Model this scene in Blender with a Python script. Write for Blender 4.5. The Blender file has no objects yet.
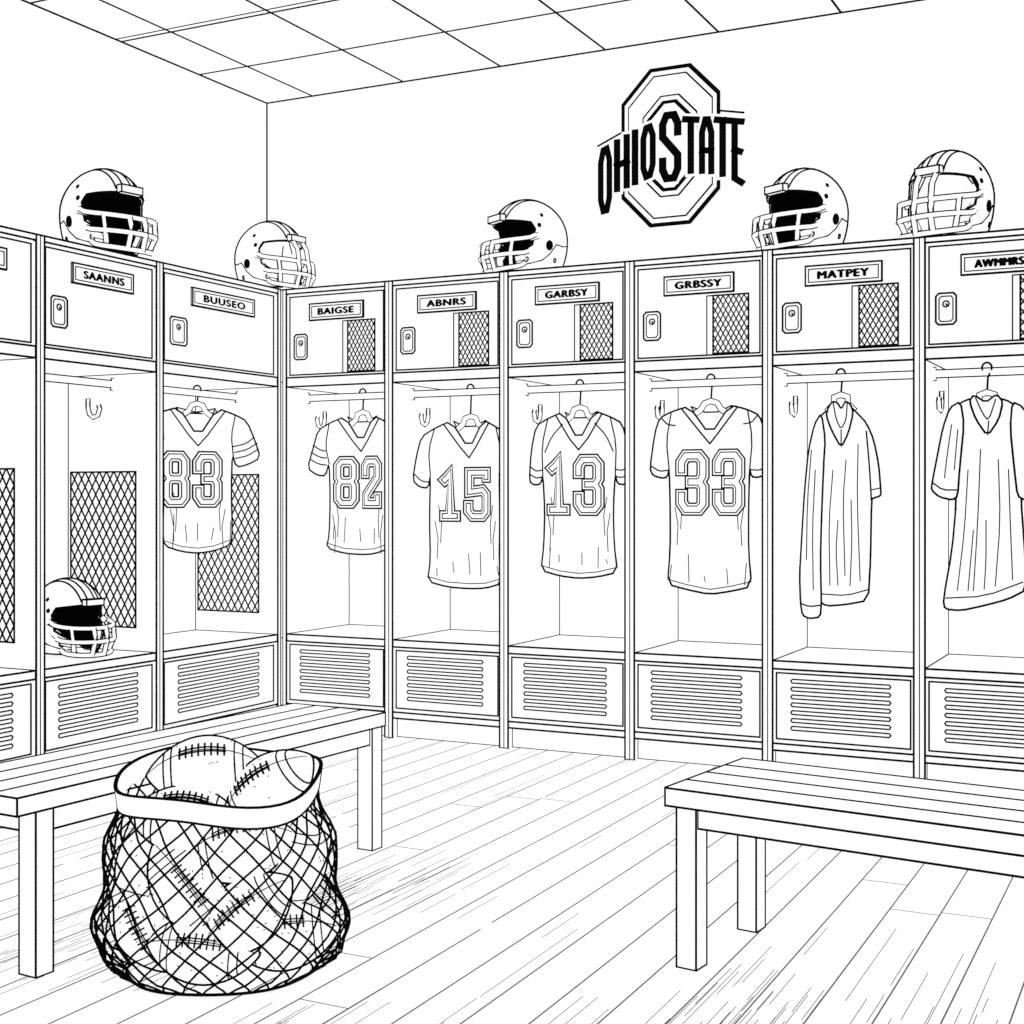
import bpy, bmesh, math, random
from mathutils import Vector, Matrix
random.seed(4)
scene = bpy.context.scene
scene.view_settings.view_transform = 'Standard'
scene.view_settings.look = 'None'

# ---------------------------------------------------------------- materials
def make_mat(name, base, emit=0.0, ecol=(1, 1, 1, 1), noise=False):
    m = bpy.data.materials.new(name); m.use_nodes = True
    nt = m.node_tree; p = nt.nodes['Principled BSDF']
    p.inputs['Base Color'].default_value = (*base, 1)
    p.inputs['Roughness'].default_value = 1.0
    p.inputs['Specular IOR Level'].default_value = 0.0
    p.inputs['Emission Color'].default_value = ecol
    p.inputs['Emission Strength'].default_value = emit
    if noise:
        n = nt.nodes.new('ShaderNodeTexNoise'); n.inputs['Scale'].default_value = 3
        r = nt.nodes.new('ShaderNodeMapRange')
        r.inputs['To Min'].default_value = 0.19; r.inputs['To Max'].default_value = 0.21
        nt.links.new(n.outputs['Fac'], r.inputs['Value'])
        nt.links.new(r.outputs['Result'], p.inputs['Base Color'])
    return m
PAPER_GLOW = make_mat('paper_white_glow', (.2, .2, .2), .87, noise=True)  # white surfaces emit their own light, so recesses stay flat white without lamps
INK = make_mat('ink_black', (0.003, 0.003, 0.003))
GRAY = make_mat('ink_gray', (0.05, 0.05, 0.05), .08)
MATS = [PAPER_GLOW, INK, GRAY]

VIEWSPOT = Vector((0, 0, 1.2))   # middle of the room, used to choose seam directions

# ---------------------------------------------------------------- mesh builder
class B:
    def __init__(s): s.v = []; s.f = []; s.m = []
    def face(s, pts, mat=0):
        n = len(s.v); s.v += [tuple(p) for p in pts]
        s.f.append(tuple(range(n, n + len(pts)))); s.m.append(mat)
    def seg(s, p, q, r=.0045, mat=1, ext=.5):
        p = Vector(p); q = Vector(q); d = q - p
        if d.length < 1e-6: return
        d.normalize()
        p = p - d * r * ext; q = q + d * r * ext
        a = d.cross(Vector((0, 0, 1)))
        if a.length < .05: a = d.cross(Vector((1, 0, 0)))
        a.normalize(); c = d.cross(a)
        n = len(s.v); K = 5
        for o in (p, q):
            for i in range(K):
                t = 2 * math.pi * i / K
                s.v.append(tuple(o + (a * math.cos(t) + c * math.sin(t)) * r))
        for i in range(K):
            j = (i + 1) % K
            s.f.append((n + i, n + j, n + K + j, n + K + i)); s.m.append(mat)
        s.f.append(tuple(n + i for i in range(K))[::-1]); s.m.append(mat)
        s.f.append(tuple(n + K + i for i in range(K))); s.m.append(mat)
    def line(s, pts, r=.0045, mat=1, closed=False):
        n = len(pts)
        for i in range(n if closed else n - 1): s.seg(pts[i], pts[(i + 1) % n], r, mat)
    def box(s, a, b, r=.0045, mat=0, edges=True):
        x0, y0, z0 = a; x1, y1, z1 = b
        P = [(x0, y0, z0), (x1, y0, z0), (x1, y1, z0), (x0, y1, z0), (x0, y0, z1), (x1, y0, z1), (x1, y1, z1), (x0, y1, z1)]
        for F in ((3, 2, 1, 0), (4, 5, 6, 7), (0, 1, 5, 4), (1, 2, 6, 5), (2, 3, 7, 6), (3, 0, 4, 7)):
            s.face([P[i] for i in F], mat)
        if edges:
            for i, j in ((0, 1), (1, 2), (2, 3), (3, 0), (4, 5), (5, 6), (6, 7), (7, 4), (0, 4), (1, 5), (2, 6), (3, 7)):
                s.seg(P[i], P[j], r)
    def tube(s, pts, R, view=None, ink=.0022, K=10, mat=0):
        pts = [Vector(p) for p in pts]; n = len(pts); rings = []
        L1 = []; L2 = []
        for i, p in enumerate(pts):
            t = (pts[min(i + 1, n - 1)] - pts[max(i - 1, 0)]).normalized()
            a = t.cross(Vector((0, 0, 1)))
            if a.length < .1: a = t.cross(Vector((0, 1, 0)))
            a.normalize(); c = t.cross(a)
            st = len(s.v)
            for k in range(K):
                w = 2 * math.pi * k / K
                s.v.append(tuple(p + (a * math.cos(w) + c * math.sin(w)) * R))
            rings.append(st)
            if view is not None:
                sd = t.cross(view - p)
                if sd.length > 1e-6:
                    sd.normalize(); L1.append(p + sd * R); L2.append(p - sd * R)
        for i in range(n - 1):
            for k in range(K):
                j = (k + 1) % K
                s.f.append((rings[i] + k, rings[i] + j, rings[i + 1] + j, rings[i + 1] + k)); s.m.append(mat)
        for st in (rings[0], rings[-1]):
            s.f.append(tuple(st + k for k in range(K))); s.m.append(mat)
        if view is not None:
            s.line(L1, ink); s.line(L2, ink)
            s.seg(L1[0], L2[0], ink); s.seg(L1[-1], L2[-1], ink)
    def contour(s, vs, ns, tris, view, r, mat=1):
        sg = [n.dot(view - v) for v, n in zip(vs, ns)]
        for t in tris:
            c = []
            for i in range(3):
                a, b = t[i], t[(i + 1) % 3]
                if (sg[a] > 0) != (sg[b] > 0):
                    k = sg[a] / (sg[a] - sg[b]); c.append(vs[a].lerp(vs[b], k) + (ns[a] + ns[b]) * r * .25)
            if len(c) == 2: s.seg(c[0], c[1], r, mat, ext=.8)
    def obj(s, name, loc=(0, 0, 0), rotz=0, scale=1, parent=None):
        me = bpy.data.meshes.new(name); me.from_pydata(s.v, [], s.f)
        for m in MATS: me.materials.append(m)
        me.polygons.foreach_set('material_index', s.m); me.update()
        o = bpy.data.objects.new(name, me); bpy.context.collection.objects.link(o)
        o.location = loc; o.rotation_euler = (0, 0, rotz); o.scale = (scale,) * 3
        if parent: o.parent = parent
        return o

def local_view(loc, rotz, scale=1):
    M = Matrix.Translation(Vector(loc)) @ Matrix.Rotation(rotz, 4, 'Z') @ Matrix.Scale(scale, 4)
    return M.inverted() @ VIEWSPOT

def clipseg(p, q, u0, u1, v0, v1):
    t0, t1 = 0, 1; dx = q[0] - p[0]; dy = q[1] - p[1]
    for P, Q in ((-dx, p[0] - u0), (dx, u1 - p[0]), (-dy, p[1] - v0), (dy, v1 - p[1])):
        if abs(P) < 1e-9:
            if Q < 0: return None
        else:
            t = Q / P
            if P < 0: t0 = max(t0, t)
            else: t1 = min(t1, t)
    if t0 >= t1: return None
    return (p[0] + t0 * dx, p[1] + t0 * dy), (p[0] + t1 * dx, p[1] + t1 * dy)

def lattice(b, f, u0, u1, v0, v1, du, slope, r):
    """diamond mesh grille in a rectangle; f maps (u,v)->3D"""
    H = v1 - v0; sh = H / slope
    n = int((u1 - u0 + sh) / du) + 2
    for i in range(n):
        a = u0 - sh + i * du
        for s in (0, 1):
            p, q = ((a, v0), (a + sh, v1)) if s == 0 else ((a, v1), (a + sh, v0))
            c = clipseg(p, q, u0, u1, v0, v1)
            if c: b.seg(f(*c[0]), f(*c[1]), r, ext=0)
    b.line([f(u0, v0), f(u1, v0), f(u1, v1), f(u0, v1)], .0042, closed=True)

def add_text(b, txt, f, cx, cz, w, h, mat=1):
    cu = bpy.data.curves.new('t', 'FONT'); cu.body = txt; cu.size = 1; cu.space_character = 1.15
    o = bpy.data.objects.new('t', cu); bpy.context.collection.objects.link(o)
    bpy.context.view_layer.update()
    dg = bpy.context.evaluated_depsgraph_get()
    me = o.evaluated_get(dg).to_mesh()
    vs = [v.co.copy() for v in me.vertices]; fs = [tuple(p.vertices) for p in me.polygons]
    o.evaluated_get(dg).to_mesh_clear()
    xs = [v.x for v in vs]; ys = [v.y for v in vs]
    mx, Mx, my, My = min(xs), max(xs), min(ys), max(ys)
    for ox, oz in ((0, 0), (.0024, 0), (-.0024, 0), (0, .002), (0, -.002), (.0048, 0), (-.0044, 0)):
        for F in fs:
            b.face([f(cx + ox + ((vs[i].x - mx) / (Mx - mx) - .5) * w, cz + oz + ((vs[i].y - my) / (My - my) - .5) * h, abs(ox) * .1 + abs(oz) * .2) for i in F], mat)
    bpy.data.objects.remove(o); bpy.data.curves.remove(cu)

# ---------------------------------------------------------------- room
XL, YB, ZC = -4.829, 6.470, 3.484
XR, YF = 3.2, -1.0
b = B(); b.box((XL - .1, YF, 0), (XL, YB + .1, ZC), edges=False)
b.seg((XL, YB, 0), (XL, YB, ZC), .0078); b.seg((XL, YF, ZC), (XL, YB, ZC), .0075)
b.obj('wall_left')
b = B(); b.box((XL, YB, 0), (XR, YB + .1, ZC), edges=False)
b.seg((XL, YB, ZC), (XR, YB, ZC), .0075)
b.obj('wall_back')
b = B(); b.box((XL - .1, YF, ZC), (XR, YB + .1, ZC + .1), edges=False)
x = -4.51
while x < XR:
    b.seg((x, YF, ZC), (x, YB, ZC), .0055); x += .6
y = 5.87
i = 0
while y > YF:
    b.seg((XL, y, ZC), (XR, y, ZC), .0055)
    if i % 2 == 1: b.seg((XL, y - .04, ZC), (XR, y - .04, ZC), .004)
    y -= .6; i += 1
b.obj('ceiling')
b = B(); b.box((XL - .1, YF, -.1), (XR, YB + .1, 0), edges=False)
x = XL + .1
while x < XR:
    y = YF + random.random() * .5
    while y < YB:
        L = .8 + random.random() * 2.6
        e = min(y + L, YB)
        b.seg((x, y, 0), (x, e, 0), .0020, 2)
        if random.random() < .3: b.seg((x, e, 0), (x + .14, e, 0), .0015, 2)
        y = e + (.0 if random.random() < .6 else .25 * random.random())
    for k in range(5):
        gx = x + .012 + random.random() * .116; gy = YF + random.random() * (YB - YF)
        if gy > 3.6 and random.random() < .55: continue
        b.seg((gx, gy, 0), (gx, gy + .15 + random.random() * .8, 0), .0010, 2)
    x += .14
for k in range(330):
    c = random.choice([(-2.3, 3.35), (-2.75, 2.7), (-.9, 3.0), (-.5, 2.5), (-1.0, 2.1), (-.3, 2.9), (-1.75, 2.25)])
    gx = c[0] + random.gauss(0, .18); gy = c[1] + random.gauss(0, .22)
    b.seg((gx, gy, 0), (gx, gy + .1 + random.random() * .25, 0), .0010, 2)
b.obj('floor')

# ---------------------------------------------------------------- lockers
H, ZS0, ZS1 = 2.281, 1.775, 1.822
def locker(loc, rotz, W, D, name, upper_vent, side_vent):
    b = B(); T = .022; r = .0046; V = local_view(loc, rotz)
    for x0, x1, xi in ((0.001, T, T), (W - T, W - .001, W - T)):
        b.box((x0, 0, 0), (x1, D, H), edges=False)
        b.seg((xi, 0, 0), (xi, 0, H), r * 1.05); b.seg((xi, D - .012, .1), (xi, D - .012, H), r * .9)
        if x0 < .01: b.seg((x0, 0, H), (x0, D, H), .003)
        b.seg((x0, 0, H), (x1, 0, H), r); b.seg((x0, 0, 0), (x1, 0, 0), r)
    b.seg((0, 0, 0), (0, 0, H), .0028)
    b.seg((W, 0, 0), (W, D, 0), .003); b.seg((W, D, 0), (W, D, H), .003)
    b.box((T, D - .012, .1), (W - T, D - .004, H - .03), r * .8)       # back
    b.box((T, 0.0, H - .024), (W - T, D, H), r)                          # top
    b.box((T, 0.004, ZS0), (W - T, D - .012, ZS1), r)                   # shelf
    b.box((T, .012, ZS1), (W - T, .03, H - .024), r, edges=False)       # upper front panel
    b.box((T, 0.004, .455), (W - T, D - .012, .49), r)                  # seat shelf
    b.box((T, .012, .12), (W - T, .03, .455), r, edges=False)           # lower front
    b.box((T, .004, .10), (W - T, .03, .13), r)
    b.box((T, .045, 0), (W - T, .06, .10), r * .8)                      # kick
    f = lambda u, v, o=.012: (u, o - .001, v)
    rect = lambda u0, u1, v0, v1, rr=.0035, o=.012: b.line([f(u0, v0, o), f(u1, v0, o), f(u1, v1, o), f(u0, v1, o)], rr, closed=True)
    i0, i1 = T, W - T; w = i1 - i0; X = lambda k: i0 + k * w
    rect(X(.025), X(.975), ZS1 + .014, H - .04, .0040)
    # name plate
    a0, a1 = X(.24), X(.78)
    b.box((a0, .002, 2.113), (a1, .012, 2.197), .0042)
    rect(a0 + .014, a1 - .014, 2.127, 2.183, .0026, .002)
    add_text(b, name, lambda u, v, o: (u, -.0005 - o, v), (a0 + a1) / 2, 2.155, (a1 - a0) * .66, .032)
    # latch plate
    c0, c1 = X(.07), X(.205)
    z0, z1 = 1.915, 2.045
    ch = .012
    pts = [(c0 + ch, z0), (c1 - ch, z0), (c1, z0 + ch), (c1, z1 - ch), (c1 - ch, z1), (c0 + ch, z1), (c0, z1 - ch), (c0, z0 + ch)]
    b.line([f(u, v) for u, v in pts], .0044, closed=True)
    cm = (c0 + c1) / 2; k = .68
    b.line([f(cm + (u - cm) * k, 1.98 + (v - 1.98) * (k + .12)) for u, v in pts], .0028, closed=True)
    b.line([f(cm + .013 * math.cos(t * .785), 2.0 + .013 * math.sin(t * .785)) for t in range(8)], .0034, closed=True)
    b.seg(f(cm, 2.0), f(cm + .008, 1.99), .004)
    if upper_vent:
        m0, m1 = X(.62), X(.89)
        lattice(b, lambda u, v: f(u, v), m0, m1, ZS1 + .02, 2.10, .024, 1.75, .0030)
        b.seg(f(m0 - .03, ZS1 + .015), f(m0 - .03, 2.10), .003)
        b.seg(f(m0 - .03, 2.10), f(m0, 2.10), .003)
    # slats in lower panel
    rect(X(.025), X(.975), .15, .437, .0040)
    for i in range(7):
        z = .192 + i * .034
        b.line([f(X(.14), z), f(X(.83), z), f(X(.83) + .006, z + .008), f(X(.83), z + .016), f(X(.14), z + .016), f(X(.14) - .006, z + .008)], .0034, closed=True)
    # hanging rod with flange
    yr = .19 if D > .57 else .26
    b.tube([(T, yr, 1.728), (W - T, yr, 1.728)], .015, V, .0048)
    for xx in (T + .006, W - T - .006):
        b.tube([(xx - .006, yr, 1.728), (xx + .006, yr, 1.728)], .027, V, .0040, K=14)
    # coat hook
    hook = [(0, 0, .03), (0, 0, 0), (0, -.006, -.02), (0, -.022, -.032), (0, -.04, -.025), (0, -.048, -.002), (0, -.044, .008)]
    for xx, hy in ((T + .014, .33), (W - T - .014, .40)):
        b.tube([(xx, hy + p[1] * 1.5, 1.62 + p[2] * 1.4) for p in hook], .0085, V, .0040, K=6)
    if side_vent:
        xx = W - T - .002
        lattice(b, lambda u, v: (xx, u, v), .12, .52, .60, 1.32, .044, 1.65, .0038)
    return b.obj('locker', loc, rotz)

WB = .6455; X0, YFRONT = -4.269, 5.858
names = ['BAIGSE', 'ABNRS', 'GARBSY', 'GRBSSY', 'MATPEY', 'AWMMRST', 'MARSEY']
for i, n in enumerate(names):
    locker((X0 + i * WB, YFRONT, 0), 0, WB - .001, .6, n, True, False)
LF = -4.269
for y0, y1, n in ((4.911, 5.835, 'BUUSEO'), (4.185, 4.910, 'SAANNS'), (3.44, 4.184, 'HAUSER'), (2.7, 3.439, 'BARNES')):
    locker((LF, y0, 0), math.pi / 2, y1 - y0, .55, n, False, True)
b = B(); b.box((-4.82, 5.845, 0), (-4.275, 6.455, H), .0042)
for z in (.12, .47, 1.8): b.seg((-4.275, 5.855, z), (-4.275, 6.45, z), .003)
b.obj('corner_cabinet')

# ---------------------------------------------------------------- stroke lettering
def offs(pts, w, closed):
    n = len(pts); out = []
    for i in range(n):
        p = Vector(pts[i])
        a = Vector(pts[i - 1]) if (i > 0 or closed) else None
        c = Vector(pts[(i + 1) % n]) if (i < n - 1 or closed) else None
        d1 = (p - a).normalized() if a is not None else None
        d2 = (c - p).normalized() if c is not None else None
        if d1 is None: d1 = d2; p = p - d2 * w / 2
        elif d2 is None: d2 = d1; p = p + d1 * w / 2
        n1 = Vector((-d1.y, d1.x)); n2 = Vector((-d2.y, d2.x)); m = (n1 + n2)
        if m.length < .2: m = n1.copy()
        m.normalize(); k = 1 / max(.6, m.dot(n1))
        out.append((p + m * k * w / 2, p - m * k * w / 2))
    return out
def stroke(b, pts, w, closed, mp, mat):
    o = offs(pts, w, closed); n = len(o)
    for i in range(n if closed else n - 1):
        j = (i + 1) % n
        b.face([mp(*o[i][0]), mp(*o[i][1]), mp(*o[j][1]), mp(*o[j][0])], mat)
DIG = {
 '3': [([(0, .74), (0, .88), (.2, 1), (.8, 1), (1, .9), (1, .62), (.84, .51), (.45, .51)], 0), ([(.6, .51), (.84, .51), (1, .41), (1, .1), (.8, 0), (.2, 0), (0, .12), (0, .26)], 0)],
 '8': [([(0, .62), (0, .9), (.2, 1), (.8, 1), (1, .9), (1, .62), (.84, .52), (.16, .52)], 1), ([(0, .42), (.16, .52), (.84, .52), (1, .42), (1, .1), (.8, 0), (.2, 0), (0, .1)], 1)],
 '2': [([(0, .72), (0, .88), (.2, 1), (.8, 1), (1, .9), (1, .62), (.1, .2), (.1, 0), (1, 0), (1, .14)], 0)],
 '1': [([(.05, .84), (.3, .9), (.5, 1), (.5, 0)], 0), ([(.05, 0), (.95, 0)], 0)],
 '5': [([(1, .9), (1, 1), (.05, 1), (.05, .56), (.8, .6), (1, .5), (1, .1), (.8, 0), (.2, 0), (0, .12), (0, .24)], 0)],
 'O': [([(0, .8), (0, .2), (.3, 0), (.7, 0), (1, .2), (1, .8), (.7, 1), (.3, 1)], 1)],
 'H': [([(0, 0), (0, 1)], 0), ([(1, 0), (1, 1)], 0), ([(0, .5), (1, .5)], 0)],
 'I': [([(.5, 0), (.5, 1)], 0)],
 'S': [([(1, .72), (1, .86), (.75, 1), (.25, 1), (0, .86), (0, .66), (1, .36), (1, .14), (.75, 0), (.25, 0), (0, .14), (0, .28)], 0)],
 'T': [([(0, 1), (1, 1)], 0), ([(.5, 0), (.5, 1)], 0)],
 'A': [([(0, 0), (0, .75), (.35, 1), (.65, 1), (1, .75), (1, 0)], 0), ([(0, .4), (1, .4)], 0)],
 'E': [([(1, 0), (0, 0), (0, 1), (1, 1)], 0), ([(0, .5), (.8, .5)], 0)],
}
def chaikin(p, n=1, closed=True, k=.22):
    for _ in range(n):
        q = []
        m = len(p)
        for i in range(m if closed else m - 1):
            a = p[i]; c = p[(i + 1) % m]
            q += [(a[0] * (1 - k) + c[0] * k, a[1] * (1 - k) + c[1] * k), (a[0] * k + c[0] * (1 - k), a[1] * k + c[1] * (1 - k))]
        if not closed: q = [p[0]] + q + [p[-1]]
        p = q
    return p
def slab(b, pts, y0, y1, r):
    """cloth slab from a closed outline (x,z); y0 front, y1 back"""
    bm = bmesh.new()
    vs = [bm.verts.new((x, 0, z)) for x, z in pts]
    bm.faces.new(vs); bmesh.ops.triangulate(bm, faces=bm.faces[:])
    bm.verts.index_update()
    tr = [[v.index for v in f.verts] for f in bm.faces]; bm.free()
    for y in (y0, y1):
        for t in tr: b.face([(pts[i][0], y, pts[i][1]) for i in t], 0)
    n = len(pts)
    for i in range(n):
        j = (i + 1) % n
        b.face([(pts[i][0], y0, pts[i][1]), (pts[j][0], y0, pts[j][1]), (pts[j][0], y1, pts[j][1]), (pts[i][0], y1, pts[i][1])], 0)
        b.seg((pts[i][0], y0, pts[i][1]), (pts[j][0], y0, pts[j][1]), r)

def hanger(loc, rotz, zr, zc, hw):
    b = B(); V = local_view(loc, rotz)
    R = .022
    pts = [(-.016, .0, zr - .008)]
    for i in range(9):
        a = math.radians(200 - i * 27); pts.append((R * math.cos(a) * 0.9, 0, zr + .010 + R * math.sin(a)))
    pts += [(.004, 0, zr - .03), (0, 0, zc + .02)]
    b.line(pts, .0045)
    sh = [(-hw, 0, zc - .05), (-hw * .5, 0, zc - .018), (-.03, 0, zc + .012), (0, 0, zc + .022), (.03, 0, zc + .012), (hw * .5, 0, zc - .018), (hw, 0, zc - .05)]
    b.tube(sh, .012, V, .0038, K=8)
    return b.obj('clothes_hanger', loc, rotz)

def jersey(loc, rotz, xc, yc, sx, sz, left, vb, digits, seams=(), lf=1, rf=1, flip=False, dw=11):
    s = -1 if flip else 1
    def mp(px, py):
        k = (px - xc); k *= (lf if k * s < 0 else rf)
        return (k / sx, (yc - py) / sz)
    mir = lambda p: (2 * xc - p[0], p[1])
    half = left[:-1] if abs(left[-1][0] - xc) < 3 else left
    out = half + [(xc, left[-1][1])] + [mir(p) for p in half[::-1]] + [(xc, vb)]
    P = [mp(*p) for p in out]
    body = chaikin(P, 1)
    b = B(); t = .014
    slab(b, body, -t, t, .0048)
    cl, cr = mp(*left[0]), mp(*mir(left[0]))
    bk = [cl, ((cl[0] + cr[0]) / 2 - .03, cl[1] - .028), ((cl[0] + cr[0]) / 2 + .03, cl[1] - .028), cr, mp(xc, vb + 8)]
    slab(b, bk, t + .001, t + .006, .0038)
    yy = -t - .0005
    L = lambda pts, r=.003: b.line([(x, yy, z) for x, z in pts], r)
    w = 8
    lc = left[0]; sg = 1 if lc[0] < xc else -1
    L([mp(lc[0] - sg * 7, lc[1] + 3), mp(xc - sg * 9, vb - 3), mp(xc, vb + w), mp(xc + sg * 9, vb - 3), mp(2 * xc - lc[0] + sg * 7, lc[1] + 3)], .0042)
    for sm in seams:
        L([mp(*p) for p in chaikin(list(sm), 1, False)], .0036)
        L([mp(*mir(p)) for p in chaikin(list(sm), 1, False)], .0036)
    hem = left[-1][1]; rw = abs(half[-2][0] - xc) * .85
    hp = [p for p in half if p[1] > hem - 14]
    L([mp(p[0], p[1] - 5) for p in hp] + [mp(xc, hem - 5)] + [mp(*mir((p[0], p[1] - 5))) for p in hp[::-1]], .0024)
    for k in range(5):
        fx = xc + (k / 2 - 1) * rw + random.uniform(-5, 5); h = 8 + random.random() * 24
        L([mp(fx, hem - 10 - random.random() * 6), mp(fx + random.uniform(-2, 2), hem - 10 - h)], .0024)
    for sd in (-1, 1):
        for k in range(2):
            fx = xc + sd * rw * (.86 + .1 * k); y0 = vb + 55 + 16 * k
            L([mp(fx, y0), mp(fx - sd * 3, y0 + 18), mp(fx - sd * 2, y0 + 38)], .0024)
    for ch, x0, x1, y0, y1 in digits:
        for li, (ww, mt) in enumerate(((dw, 1), (dw - 3.2, 0), (dw - 6.0, 1), (dw - 8.3, 0))):
            y = -t - .001 - .0012 * (li + 1)
            for pts, cl_ in DIG[ch]:
                q = [(x0 + dw / 2 + u * (x1 - x0 - dw), y1 - dw / 2 - v * (y1 - y0 - dw)) for u, v in pts]
                stroke(b, q, ww, cl_, lambda px, py: (mp(px, py)[0], y, mp(px, py)[1]), mt)
    return b.obj('football_jersey', loc, rotz)

YJ = YFRONT + .19
Zof = lambda y, sz: 1.203 + (497 - y) / sz
# 82
z = Zof(417, 190.2)
jersey((-3.900, YJ, z), 0, 358, 417, 161, 190.2,
       [(341, 417), (325, 423), (313, 430), (308, 448), (302, 468), (312, 475), (321, 476), (325, 462), (326, 500), (325, 535), (322, 548), (340, 553), (358, 554)], 444,
       [('8', 329, 357, 456, 509), ('2', 358, 387, 456, 509)],
       [[(325, 423), (321, 445), (325, 464)], [(305, 459), (314, 464), (322, 465)], [(306, 452), (315, 457), (322, 458)], [(308, 445), (316, 450), (321, 451)]], lf=.97, rf=.72, dw=12)
hanger((-3.900, YJ, 0), 0, 1.735, z, .085)
# 15
z = Zof(421, 198.7)
jersey((-3.262, YJ, z), 0, 471, 421, 174.3, 198.7,
       [(453, 421), (437, 428), (424, 436), (419, 455), (415, 480), (422, 487), (431, 488), (433, 474), (432, 520), (433, 560), (430, 582), (450, 587), (471, 588)], 450,
       [('1', 441, 464, 467, 522), ('5', 465, 499, 467, 522)],
       [[(437, 428), (431, 450), (433, 476)], [(417, 474), (424, 481), (431, 482)]], lf=1.02, rf=.77, dw=12)
hanger((-3.262, YJ, 0), 0, 1.735, z, .085)
# 13
z = Zof(412, 207.4)
jersey((-2.665, YJ, z), 0, 579, 412, 189.8, 207.4,
       [(563, 412), (548, 418), (536, 425), (531, 450), (529, 481), (534, 485), (541, 484), (543, 474), (545, 510), (544, 545), (541, 571), (560, 576), (579, 578)], 442,
       [('1', 546, 572, 454, 516), ('3', 573, 605, 454, 516)],
       [[(548, 418), (542, 445), (543, 476)], [(530, 474), (536, 478), (542, 477)], [(531, 467), (536, 471), (542, 470)], [(563, 424), (552, 436), (545, 452)]], dw=12.5)
hanger((-2.665, YJ, 0), 0, 1.735, z, .085)
# 33
z = Zof(406, 217.2)
jersey((-2.008, YJ, z), 0, 711, 406, 208.3, 217.2,
       [(690, 406), (672, 411), (660, 417), (655, 432), (650, 468), (653, 475), (662, 478), (668, 477), (670, 468), (671, 510), (671, 550), (668, 585), (688, 590), (711, 594)], 436,
       [('3', 676, 711, 449, 516), ('3', 713, 748, 449, 516)],
       [[(672, 411), (667, 440), (670, 470)], [(652, 466), (660, 471), (669, 470)], [(662, 417), (668, 424), (676, 425)]], rf=.95, dw=13.5)
hanger((-2.008, YJ, 0), 0, 1.735, z, .1)
# 83
z = Zof(408, 197.5)
jersey((-4.53, 5.49, z), math.radians(60), 200, 408, 176, 197.5,
       [(218, 408), (235, 414), (246, 420), (254, 440), (259, 457), (247, 464), (236, 467), (232, 453), (231, 490), (232, 530), (231, 545), (215, 551), (200, 553)], 438,
       [('8', 165, 193, 451, 508), ('3', 194, 223, 451, 508)],
       [[(235, 414), (231, 435), (233, 457)], [(257, 448), (247, 455), (235, 458)], [(256, 442), (246, 449), (234, 452)], [(253, 436), (245, 443), (233, 446)]], flip=True, dw=12)
hanger((-4.53, 5.49, 0), math.radians(60), 1.735, z, .09)

def garment(name, loc, xc, yc, sx, sz, parts, lines, lf=1):
    """parts: list of (y_front, y_back, smoothing, outline)"""
    def mp(px, py):
        k = px - xc
        if k < 0: k *= lf
        return (k / sx, (yc - py) / sz)
    b = B()
    for y0, y1, sm, out in parts:
        slab(b, [mp(*p) for p in chaikin(out, sm, k=.2)], y0, y1, .0046)
    for w, y, pts in lines:
        b.line([(mp(*p)[0], y, mp(*p)[1]) for p in chaikin(pts, 1, False)], w)
    return b.obj(name, loc)
z = Zof(400, 226.8); fy = -.0165
garment('hooded_sweatshirt', (-1.412, YJ, z), 840, 400, 227, 226.8,
    [(-.016, .016, 1, [(832, 408), (822, 414), (816, 424), (814, 440), (818, 600), (826, 606), (845, 604), (868, 599), (870, 560), (871, 500), (873, 498), (880, 496), (880, 490), (878, 465), (873, 440), (866, 424), (858, 415), (851, 408), (842, 414)]),
     (-.028, -.010, 1, [(822, 413), (815, 424), (809, 450), (805, 490), (802, 540), (800, 575), (801, 604), (803, 616), (810, 619), (821, 617), (822, 604), (821, 560), (822, 520), (824, 470), (826, 440)]),
     (-.030, .020, 1, [(833, 402), (829, 408), (827, 416), (833, 432), (842, 448), (849, 434), (854, 414), (851, 405), (846, 402), (842, 410), (838, 403)])],
    [(.003, -.031, [(834, 403), (837, 420), (842, 430), (847, 420), (848, 403)]), (.003, -.031, [(842, 430), (842, 447)]),
     (.0035, -.029, [(801, 604), (810, 607), (822, 605)]), (.0038, fy, [(866, 432), (869, 465), (871, 500)]), (.003, fy, [(822, 594), (846, 595), (869, 588)]),
     (.0028, fy, [(871, 490), (880, 488)]),
     (.0026, -.029, [(812, 450), (808, 500), (807, 560)]), (.0026, -.029, [(816, 470), (813, 530), (814, 590)]),
     (.0026, fy, [(833, 470), (829, 520), (830, 585)]), (.0026, fy, [(846, 460), (843, 500), (845, 575)]),
     (.0026, fy, [(858, 445), (857, 500), (860, 580)]), (.0026, fy, [(851, 500), (852, 540), (850, 585)]), (.0026, fy, [(838, 520), (836, 550), (838, 585)])])
hanger((-1.412, YJ, 0), 0, 1.735, z + .0, .06)
z = Zof(398, 237.5)
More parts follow.
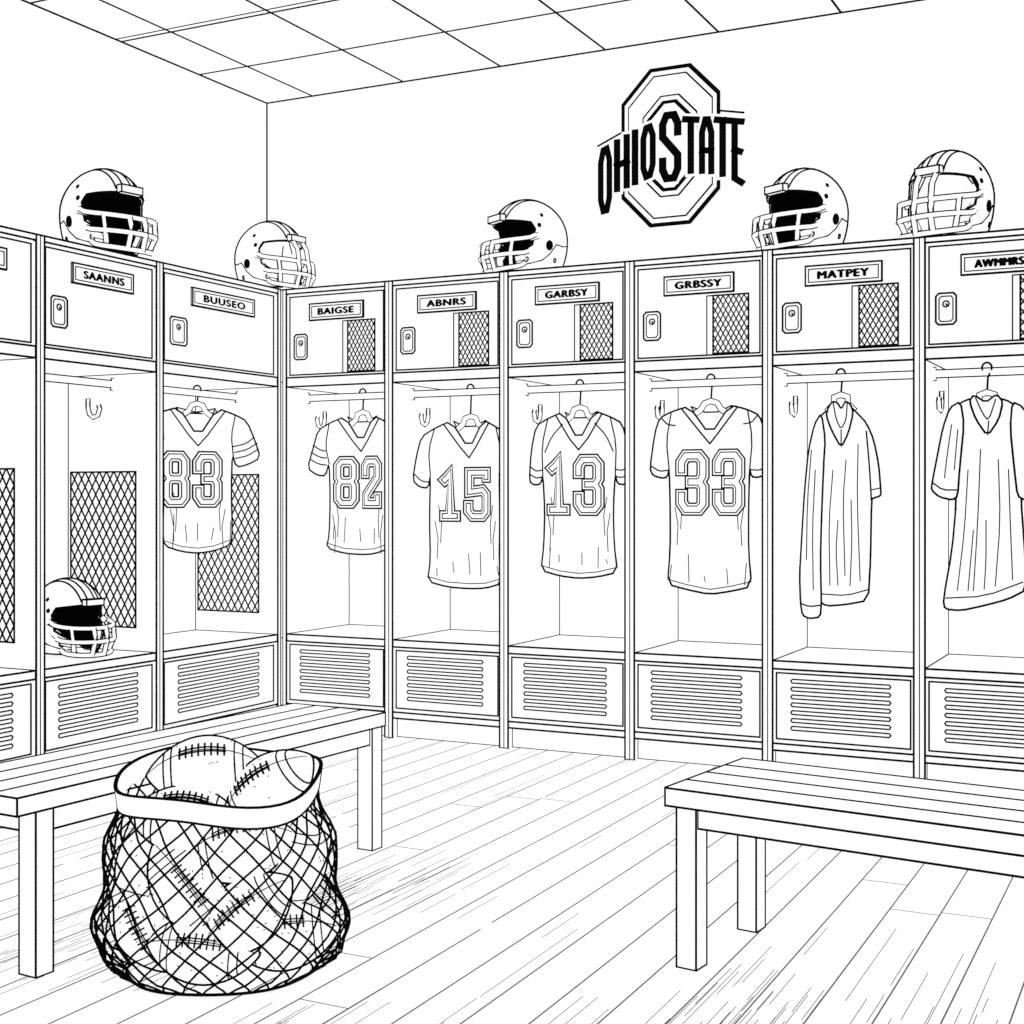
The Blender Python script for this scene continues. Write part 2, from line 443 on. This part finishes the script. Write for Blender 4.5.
garment('hooded_sweatshirt', (-.798, YJ - .05, z), 985, 398, 249, 237.5,
    [(-.016, .016, 1, [(970, 399), (958, 403), (949, 410), (951, 460), (953, 500), (948, 550), (938, 600), (940, 609), (958, 610), (985, 604), (1008, 597), (1026, 587), (1023, 540), (1020, 500), (1021, 450), (1021, 414), (1010, 404), (1000, 400), (986, 412)]),
     (-.028, -.010, 1, [(958, 402), (946, 408), (938, 428), (932, 455), (926, 482), (925, 490), (934, 497), (949, 500), (955, 496), (957, 470), (962, 425)]),
     (-.028, -.010, 1, [(1012, 404), (1010, 430), (1014, 470), (1017, 496), (1024, 500), (1038, 496), (1043, 490), (1037, 455), (1030, 425), (1022, 409)]),
     (-.030, .020, 1, [(973, 396), (968, 402), (975, 420), (988, 437), (999, 421), (1003, 404), (997, 396), (986, 404)])],
    [(.003, -.031, [(975, 399), (983, 415), (989, 422), (996, 401)]), (.003, -.031, [(989, 422), (988, 436)]),
     (.0034, -.029, [(927, 483), (938, 490), (955, 490)]), (.0030, fy, [(941, 598), (985, 595), (1022, 580)]),
     (.0026, -.029, [(948, 425), (943, 455), (940, 478)]), (.0026, -.029, [(955, 430), (951, 470)]),
     (.0026, fy, [(966, 470), (962, 530), (954, 590)]), (.0026, fy, [(980, 450), (977, 520), (972, 590)]),
     (.0026, fy, [(998, 460), (1000, 520), (995, 585)]), (.0026, fy, [(1008, 470), (1010, 530), (1012, 578)]), (.0026, fy, [(986, 520), (986, 560), (984, 588)]),
     (.0026, fy, [(972, 530), (966, 590)])], lf=.89)
hanger((-.798, YJ - .01, 0), 0, 1.735, z, .06)

# ---------------------------------------------------------------- helmets
def pip(x, z, poly):
    c = False; n = len(poly)
    for i in range(n):
        x1, z1 = poly[i]; x2, z2 = poly[i - 1]
        if (z1 > z) != (z2 > z) and x < (x2 - x1) * (z - z1) / (z2 - z1) + x1: c = not c
    return c
HA, HAB, HB_, HC, HL = .145, .158, .122, .147, .20
CUT = [(.4, .060), (.13, .055), (.058, .045), (.045, .02), (.055, -.040), (.095, -.066), (.10, -.128), (-.02, -.128), (-.07, -.105), (-.4, -.10), (-.4, -.4), (.4, -.4)]
def helmet(loc, rotz, scale, dark=True):
    base = (loc[0], loc[1], loc[2] + .1395 * scale)
    V = local_view(base, rotz, scale); r = .0048 / scale
    bm = bmesh.new(); bmesh.ops.create_uvsphere(bm, u_segments=48, v_segments=32, radius=1)
    for v in bm.verts:
        x, y, z_ = v.co; v.co = ((HA if x > 0 else HAB) * x, HB_ * y, (HC if z_ > 0 else HL) * z_)
    for i in range(len(CUT)):
        p = CUT[i]; q = CUT[(i + 1) % len(CUT)]
        n = Vector((q[1] - p[1], 0, p[0] - q[0]))
        bmesh.ops.bisect_plane(bm, geom=bm.verts[:] + bm.edges[:] + bm.faces[:], plane_co=(p[0], 0, p[1]), plane_no=n, dist=1e-5)
    dl = [f for f in bm.faces if pip(f.calc_center_median().x, f.calc_center_median().z, CUT)]
    bmesh.ops.delete(bm, geom=dl, context='FACES')
    bmesh.ops.triangulate(bm, faces=bm.faces[:]); bm.normal_update(); bm.verts.index_update()
    b = B(); vs = [v.co.copy() for v in bm.verts]
    ns = []
    for v in vs:
        a = HA if v.x > 0 else HAB; c = HC if v.z > 0 else HL
        ns.append(Vector((v.x / a ** 2, v.y / HB_ ** 2, v.z / c ** 2)).normalized())
    tris = [[v.index for v in f.verts] for f in bm.faces]
    for t in tris: b.face([vs[i] for i in t], 0)
    for t in tris: b.face([vs[i] * .955 for i in t][::-1], 1 if dark else 0)
    for e in bm.edges:
        if len(e.link_faces) == 1:
            a, c = e.verts[0].co, e.verts[1].co
            b.seg(a, c, r)
            b.face([a, c, c * .955, a * .955], 0)
            b.seg(a * .955, c * .955, r * .6)
    b.contour(vs, ns, tris, V, r * 1.1)
    bm.free()
    for y in (-.040, -.016, .016, .040):
        s = math.sqrt(1 - (y / HB_) ** 2); pts = []
        t0 = math.asin(.066 / (HC * s))
        for i in range(29):
            t = t0 + (math.pi + .42 - t0) * i / 28
            a = HA if math.cos(t) > 0 else HAB; c = HC if math.sin(t) > 0 else HL
            pts.append(Vector((a * s * math.cos(t), y, c * s * math.sin(t))) * 1.006)
        b.line(pts, r * .9)
    def onsh(x, z_, sd):
        a = HA if x > 0 else HAB; c = HC if z_ > 0 else HL
        return Vector((x, sd * HB_ * math.sqrt(max(0, 1 - (x / a) ** 2 - (z_ / c) ** 2)), z_)) * 1.008
    for sd in (-1, 1):
        for cx, cz, rr, fill in ((-.015, -.035, .014, 1), (.028, .035, .005, 1), (.07, -.09, .007, 0), (-.05, -.085, .006, 0), (.01, .075, .004, 0)):
            ring = [onsh(cx + rr * math.cos(k * .628), cz + rr * math.sin(k * .628) * 1.15, sd) for k in range(10)]
            b.line(ring, r * .8, closed=True)
            if fill: b.face([p * 1.002 for p in ring], 1)
        b.line([onsh(x, z_, sd) for x, z_ in ((-.13, -.02), (-.09, -.03), (-.05, -.028), (-.02, -.065), (.01, -.09), (.06, -.105), (.095, -.11))], r * .7)
        b.tube([onsh(.035, -.005, sd) * 1.02, onsh(.065, -.015, sd) * 1.07], .010, V, r * .7, K=8)
        b.tube([onsh(.075, -.08, sd) * 1.02, onsh(.10, -.085, sd) * 1.06], .009, V, r * .7, K=8)
        b.tube([onsh(.05, -.05, sd) * .93, onsh(.075, -.075, sd) * .93, onsh(.085, -.11, sd) * .93], .014, V, r * .6, K=8)
    # face mask
    BR = .0072
    def arc(z_, xs, ys, xf, zf):
        return [(xs + (xf - xs) * math.cos(math.radians(k * 11.25)), ys * math.sin(math.radians(k * 11.25)), z_ + (zf - z_) * math.sqrt(max(0, math.cos(math.radians(k * 11.25))))) for k in range(-8, 9)]
    bars = [arc(-.005, .055, .130, .176, -.030), arc(-.066, .080, .120, .184, -.080), arc(-.108, .088, .108, .168, -.130)]
    for yv in (-.028, .028):
        bars.append([(.174, yv, -.030), (.181, yv, -.055), (.180, yv, -.085), (.165, yv, -.130)])
    for yv in (-1, 1):
        bars.append([(.135, yv * .098, -.024), (.142, yv * .096, -.075), (.128, yv * .080, -.123)])
    if not dark:
        for yv in (-.026, .026): bars.append([(.145, yv * 1.05, .052), (.168, yv, .02), (.176, yv, -.030)])
    for p in bars: b.tube(p, BR, V, r * .85, K=8)
    # nose bumper
    b.box((.126, -.040, .052), (.150, .040, .076), r * .8)
    if not dark:
        for sd in (-1, 1):
            b.line([(.03, sd * .09, .03), (.04, sd * .06, .075), (.06, sd * .02, .09)], r * .7)
            b.line([(-.02, sd * .08, -.08), (-.03, sd * .09, .0), (.0, sd * .07, .06)], r * .7)
    return b.obj('football_helmet', base, rotz, scale)

D2 = math.radians
ZT = H + .006
helmet((-4.46, 4.755, ZT), D2(26.6 - 38), 1.40)
helmet((-4.42, 5.96, ZT), D2(26.6 - 34), 1.32, dark=False)
helmet((-2.970, 6.10, ZT), D2(26.6 - 146), 1.32)
helmet((-1.585, 6.10, ZT), D2(26.6 - 144), 1.34)
helmet((-.958, 6.10, ZT), D2(26.6 - 134), 1.37, dark=False)
helmet((-4.53, 4.61, .498), D2(26.6 - 33), 1.18)

# ---------------------------------------------------------------- benches
def bench(loc, rotz, L, W, near=.03, far=.0, e0=.012, e1=.012):
    b = B(); r = .0030; h = .465; T = .045; n = 4; g = W / n
    for i in range(n):
        b.box((-L / 2, -W / 2 + i * g, h - T), (L / 2, -W / 2 + (i + 1) * g, h), r)
    lx, ly = .055, .06
    xa, xb = -L / 2 + e0, L / 2 - e1
    y0a, y1a = -W / 2 + near, W / 2 - far
    for x0, x1 in ((xa, xa + lx), (xb - lx, xb)):
        b.box((x0, y0a, 0.001), (x1, y0a + ly, h - T), r)
        b.box((x0, y1a - ly, 0.001), (x1, y1a, h - T), r)
    for y in (y0a + .01, y1a - .04):
        b.box((xa + lx, y, h - T - .06), (xb - lx, y + .03, h - T), r)
    for x0 in (xa + .01, xb - .04):
        b.box((x0, y0a + ly, h - T - .06), (x0 + .03, y1a - ly, h - T), r)
    return b.obj('locker_room_bench', loc, rotz)
bench((-.192, 3.395, 0), D2(-7.4), 2.0, .47, near=.04)
bench((-2.742, 3.249, 0), D2(90 - 3.5), 1.55, .40, near=.015, far=.02, e0=.07, e1=.0)

# ---------------------------------------------------------------- ball bag
BL = (-2.215, 2.775, 0); BR_ = D2(26.6)
root = bpy.data.objects.new('mesh_ball_bag', None); bpy.context.collection.objects.link(root)
root.location = BL; root.rotation_euler = (0, 0, BR_)
VB = local_view(BL, BR_)
def interp(z, T):
    for (a, ra), (c, rc) in zip(T, T[1:]):
        if z <= c:
            k = (z - a) / (c - a); k = k * k * (3 - 2 * k); return ra + (rc - ra) * k
    return T[-1][1]
PR = [(0, .235), (.05, .303), (.13, .325), (.24, .285), (.34, .288), (.44, .250), (.6, .248)]
def bagpt(phi, z, k=1.0):
    r = interp(z, PR) * (1 + .025 * math.sin(3 * phi + 9 * z) + .02 * math.sin(5 * phi - 14 * z)) * k
    return Vector((r * math.cos(phi), r * .72 * math.sin(phi), z))
rim = lambda phi: .450 + .040 * math.sin(phi) + .012 * math.sin(3 * phi + 1)
b = B(); N = 28
for i in range(N):
    for sg in (-1, 1):
        p0 = 2 * math.pi * i / N + random.uniform(-.02, .02); pts = []
        for k in range(25):
            s = k / 24; ph = p0 + sg * 2 * math.pi * .23 * s + .03 * math.sin(9 * s + i * 1.7)
            pts.append(bagpt(ph, .004 + s * (rim(ph) - .0)))
        b.line(pts, .0027)
NP = 64
b.line([bagpt(2 * math.pi * k / NP, .006, 1) for k in range(NP)], .004, closed=True)
b.obj('net', parent=root)
b = B(); bh = .052
rb = []
for k in range(NP):
    ph = 2 * math.pi * k / NP; z = rim(ph)
    o = bagpt(ph, z, 1.01); t = bagpt(ph, z, 1.04) + Vector((0, 0, bh)); ti = bagpt(ph, z, 1.02) + Vector((0, 0, bh)); oi = bagpt(ph, z, .99)
    rb.append((o, t, ti, oi))
for k in range(NP):
    a = rb[k]; c = rb[(k + 1) % NP]
    for i in range(4): b.face([a[i], c[i], c[(i + 1) % 4], a[(i + 1) % 4]], 0)
    for i in range(3): b.seg(a[i], c[i], .0030)
b.seg(rb[1][0], rb[1][1], .003); b.seg(rb[34][0], rb[34][1], .003)
b.obj('rim_band', parent=root)

def football(b, c, yaw, pitch, roll, V, sc=1.0, bold=1.0):
    L, R = .148 * sc, .088 * sc
    M = Matrix.Translation(Vector(c)) @ Matrix.Rotation(yaw, 4, 'Z') @ Matrix.Rotation(-pitch, 4, 'Y') @ Matrix.Rotation(roll, 4, 'X')
    prof = lambda x: R * max(0.0, 1 - (x / L) ** 2) ** .82
    nx, na = 28, 28; vs = []; ns = []; tr = []
    for i in range(nx + 1):
        x = -L * math.cos(math.pi * i / nx) * .9995; rr = prof(x); e = .001
        dr = (prof(min(x + e, L)) - prof(max(x - e, -L))) / (2 * e)
        for j in range(na):
            a = 2 * math.pi * j / na
            vs.append(M @ Vector((x, rr * math.cos(a), rr * math.sin(a))))
            ns.append((M.to_3x3() @ Vector((-dr, math.cos(a), math.sin(a)))).normalized())
    for i in range(nx):
        for j in range(na):
            k = (j + 1) % na; A, Bq, C, D = i * na + j, i * na + k, (i + 1) * na + k, (i + 1) * na + j
            tr += [[A, Bq, C], [A, C, D]]
    for t in tr: b.face([vs[i] for i in t], 0)
    b.contour(vs, ns, tr, V, .0034)
    S = lambda x, a, k=1.006: M @ Vector((x, prof(x) * k * math.cos(a), prof(x) * k * math.sin(a)))
    for x in (-.68 * L, -.54 * L, .54 * L, .68 * L):
        b.line([S(x, 2 * math.pi * j / 24) for j in range(24)], .0024 * bold, closed=True)
    a0 = math.pi / 2
    b.line([S(L * (-.95 + 1.9 * i / 20), a0) for i in range(21)], .0014)
    b.line([S(.4 * L * (-1 + 2 * i / 8), a0 - .07, 1.03) for i in range(9)], .0022 * bold)
    b.line([S(.4 * L * (-1 + 2 * i / 8), a0 + .07, 1.03) for i in range(9)], .0022 * bold)
    for i in range(8):
        x = .38 * L * (-1 + 2 * i / 7)
        b.line([S(x, a0 + k * .10, 1.035) for k in (-2, -1, 0, 1, 2)], .0028 * bold)
    for k in range(30):
        x = random.uniform(-.5, .5) * L; a = random.uniform(0, 6.28)
        b.seg(S(x, a), S(x + .004, a + .03), .0011)
b = B()
for n_, (c, yw, pt, rl) in enumerate((((-.045, .03, .505), 8, 4, 42), ((.125, .0, .465), -8, 38, 50), ((-.075, -.055, .400), 5, -6, 35), ((.03, .09, .43), 20, 5, 10),
                      ((.065, -.075, .335), 8, 12, 40), ((-.175, -.005, .28), 40, 70, 80), ((.185, .0, .28), -20, 74, 70), ((-.06, -.09, .24), -8, -50, 60),
                      ((.085, -.105, .18), 6, 38, 60), ((-.18, -.03, .14), -10, -62, 80), ((.165, -.02, .10), 8, 6, 50), ((-.02, -.105, .095), 0, -6, 60), ((0, .07, .25), 0, 5, 0))):
    football(b, c, D2(yw), D2(pt), D2(rl), VB, .93 if n_ else .98, 1.0 if n_ < 4 else .8)
b.obj('footballs', parent=root)

# ---------------------------------------------------------------- wall emblem
b = B(); CX, CY = 671, 145
def mpl(k): return lambda px, py: ((px - CX) / 190, -.003 - .0015 * k, (CY - py) / 201)
def octa(x0, x1, y0, y1, ch, k, mat):
    P = [(x0 + ch, y0), (x1 - ch, y0), (x1, y0 + ch * 1.1), (x1, y1 - ch * 1.1), (x1 - ch, y1), (x0 + ch, y1), (x0, y1 - ch * 1.1), (x0, y0 + ch * 1.1)]
    b.face([mpl(k)(*p) for p in P], mat)
octa(622, 721, 65, 225, 29, 0, 1); octa(625.6, 717.4, 69, 221, 27.6, 1, 0)
octa(629, 714, 73, 217, 26, 2, 1); octa(630.2, 712.8, 74.6, 215.4, 25.6, 3, 0)
octa(644, 699, 94, 196, 18, 4, 1); octa(645.4, 697.6, 95.6, 194.4, 17.6, 5, 0)
octa(648.5, 694.5, 99.5, 190.5, 16, 6, 1); octa(651.5, 691.5, 103, 187, 15, 7, 0)
top = [(596, 142), (606, 138), (640, 124), (658, 119), (662, 112), (684, 112), (688, 119), (710, 121), (745, 128)]
bot = [(596, 209), (613, 206), (615, 187), (640, 180), (658, 174), (662, 181), (684, 181), (687, 175), (716, 179), (733, 186), (745, 195)]
def it(T, x):
    for (a, ra), (c, rc) in zip(T, T[1:]):
        if x <= c: return ra + (rc - ra) * (x - a) / (c - a)
    return T[-1][1]
word = [('O', 601.5, 610.5, 6.0), ('H', 618.5, 628.5, 6.8), ('I', 632, 642, 7.0), ('O', 645.5, 655, 6.2), ('S', 665, 680, 7.6), ('T', 687.5, 698.5, 6.6), ('A', 704, 713, 6.2), ('T', 718.5, 729.5, 6.6), ('E', 735.5, 742, 6.4)]
for k, mt in ((8, 0), (9, 1)):
    for ch, x0, x1, w in word:
        for pts, cl_ in DIG[ch]:
            q = []
            for u, v in pts:
                X = x0 + u * (x1 - x0); q.append((X, it(bot, X) - 3 + ((it(top, X) + 3) - (it(bot, X) - 3)) * v))
            stroke(b, q, w if mt else w + 5.0, cl_, mpl(k), mt)
stroke(b, [(599, 137), (622, 127)], 2, False, mpl(10), 1); stroke(b, [(721, 117), (744, 122)], 2, False, mpl(10), 1)
b.obj('team_emblem', (-2.362, YB, 2.952))

# ---------------------------------------------------------------- world + camera
w = bpy.data.worlds.new('World'); scene.world = w; w.use_nodes = True
w.node_tree.nodes['Background'].inputs[0].default_value = (1, 1, 1, 1)
w.node_tree.nodes['Background'].inputs[1].default_value = 1.0
cam = bpy.data.cameras.new('camera'); co = bpy.data.objects.new('camera', cam); bpy.context.collection.objects.link(co)
co.location = (0, 0, 1.203); co.rotation_euler = (math.pi / 2, 0, D2(26.61))
cam.lens = 1373 / 1024 * 36; cam.sensor_width = 36; cam.shift_y = -15 / 1024
scene.camera = co
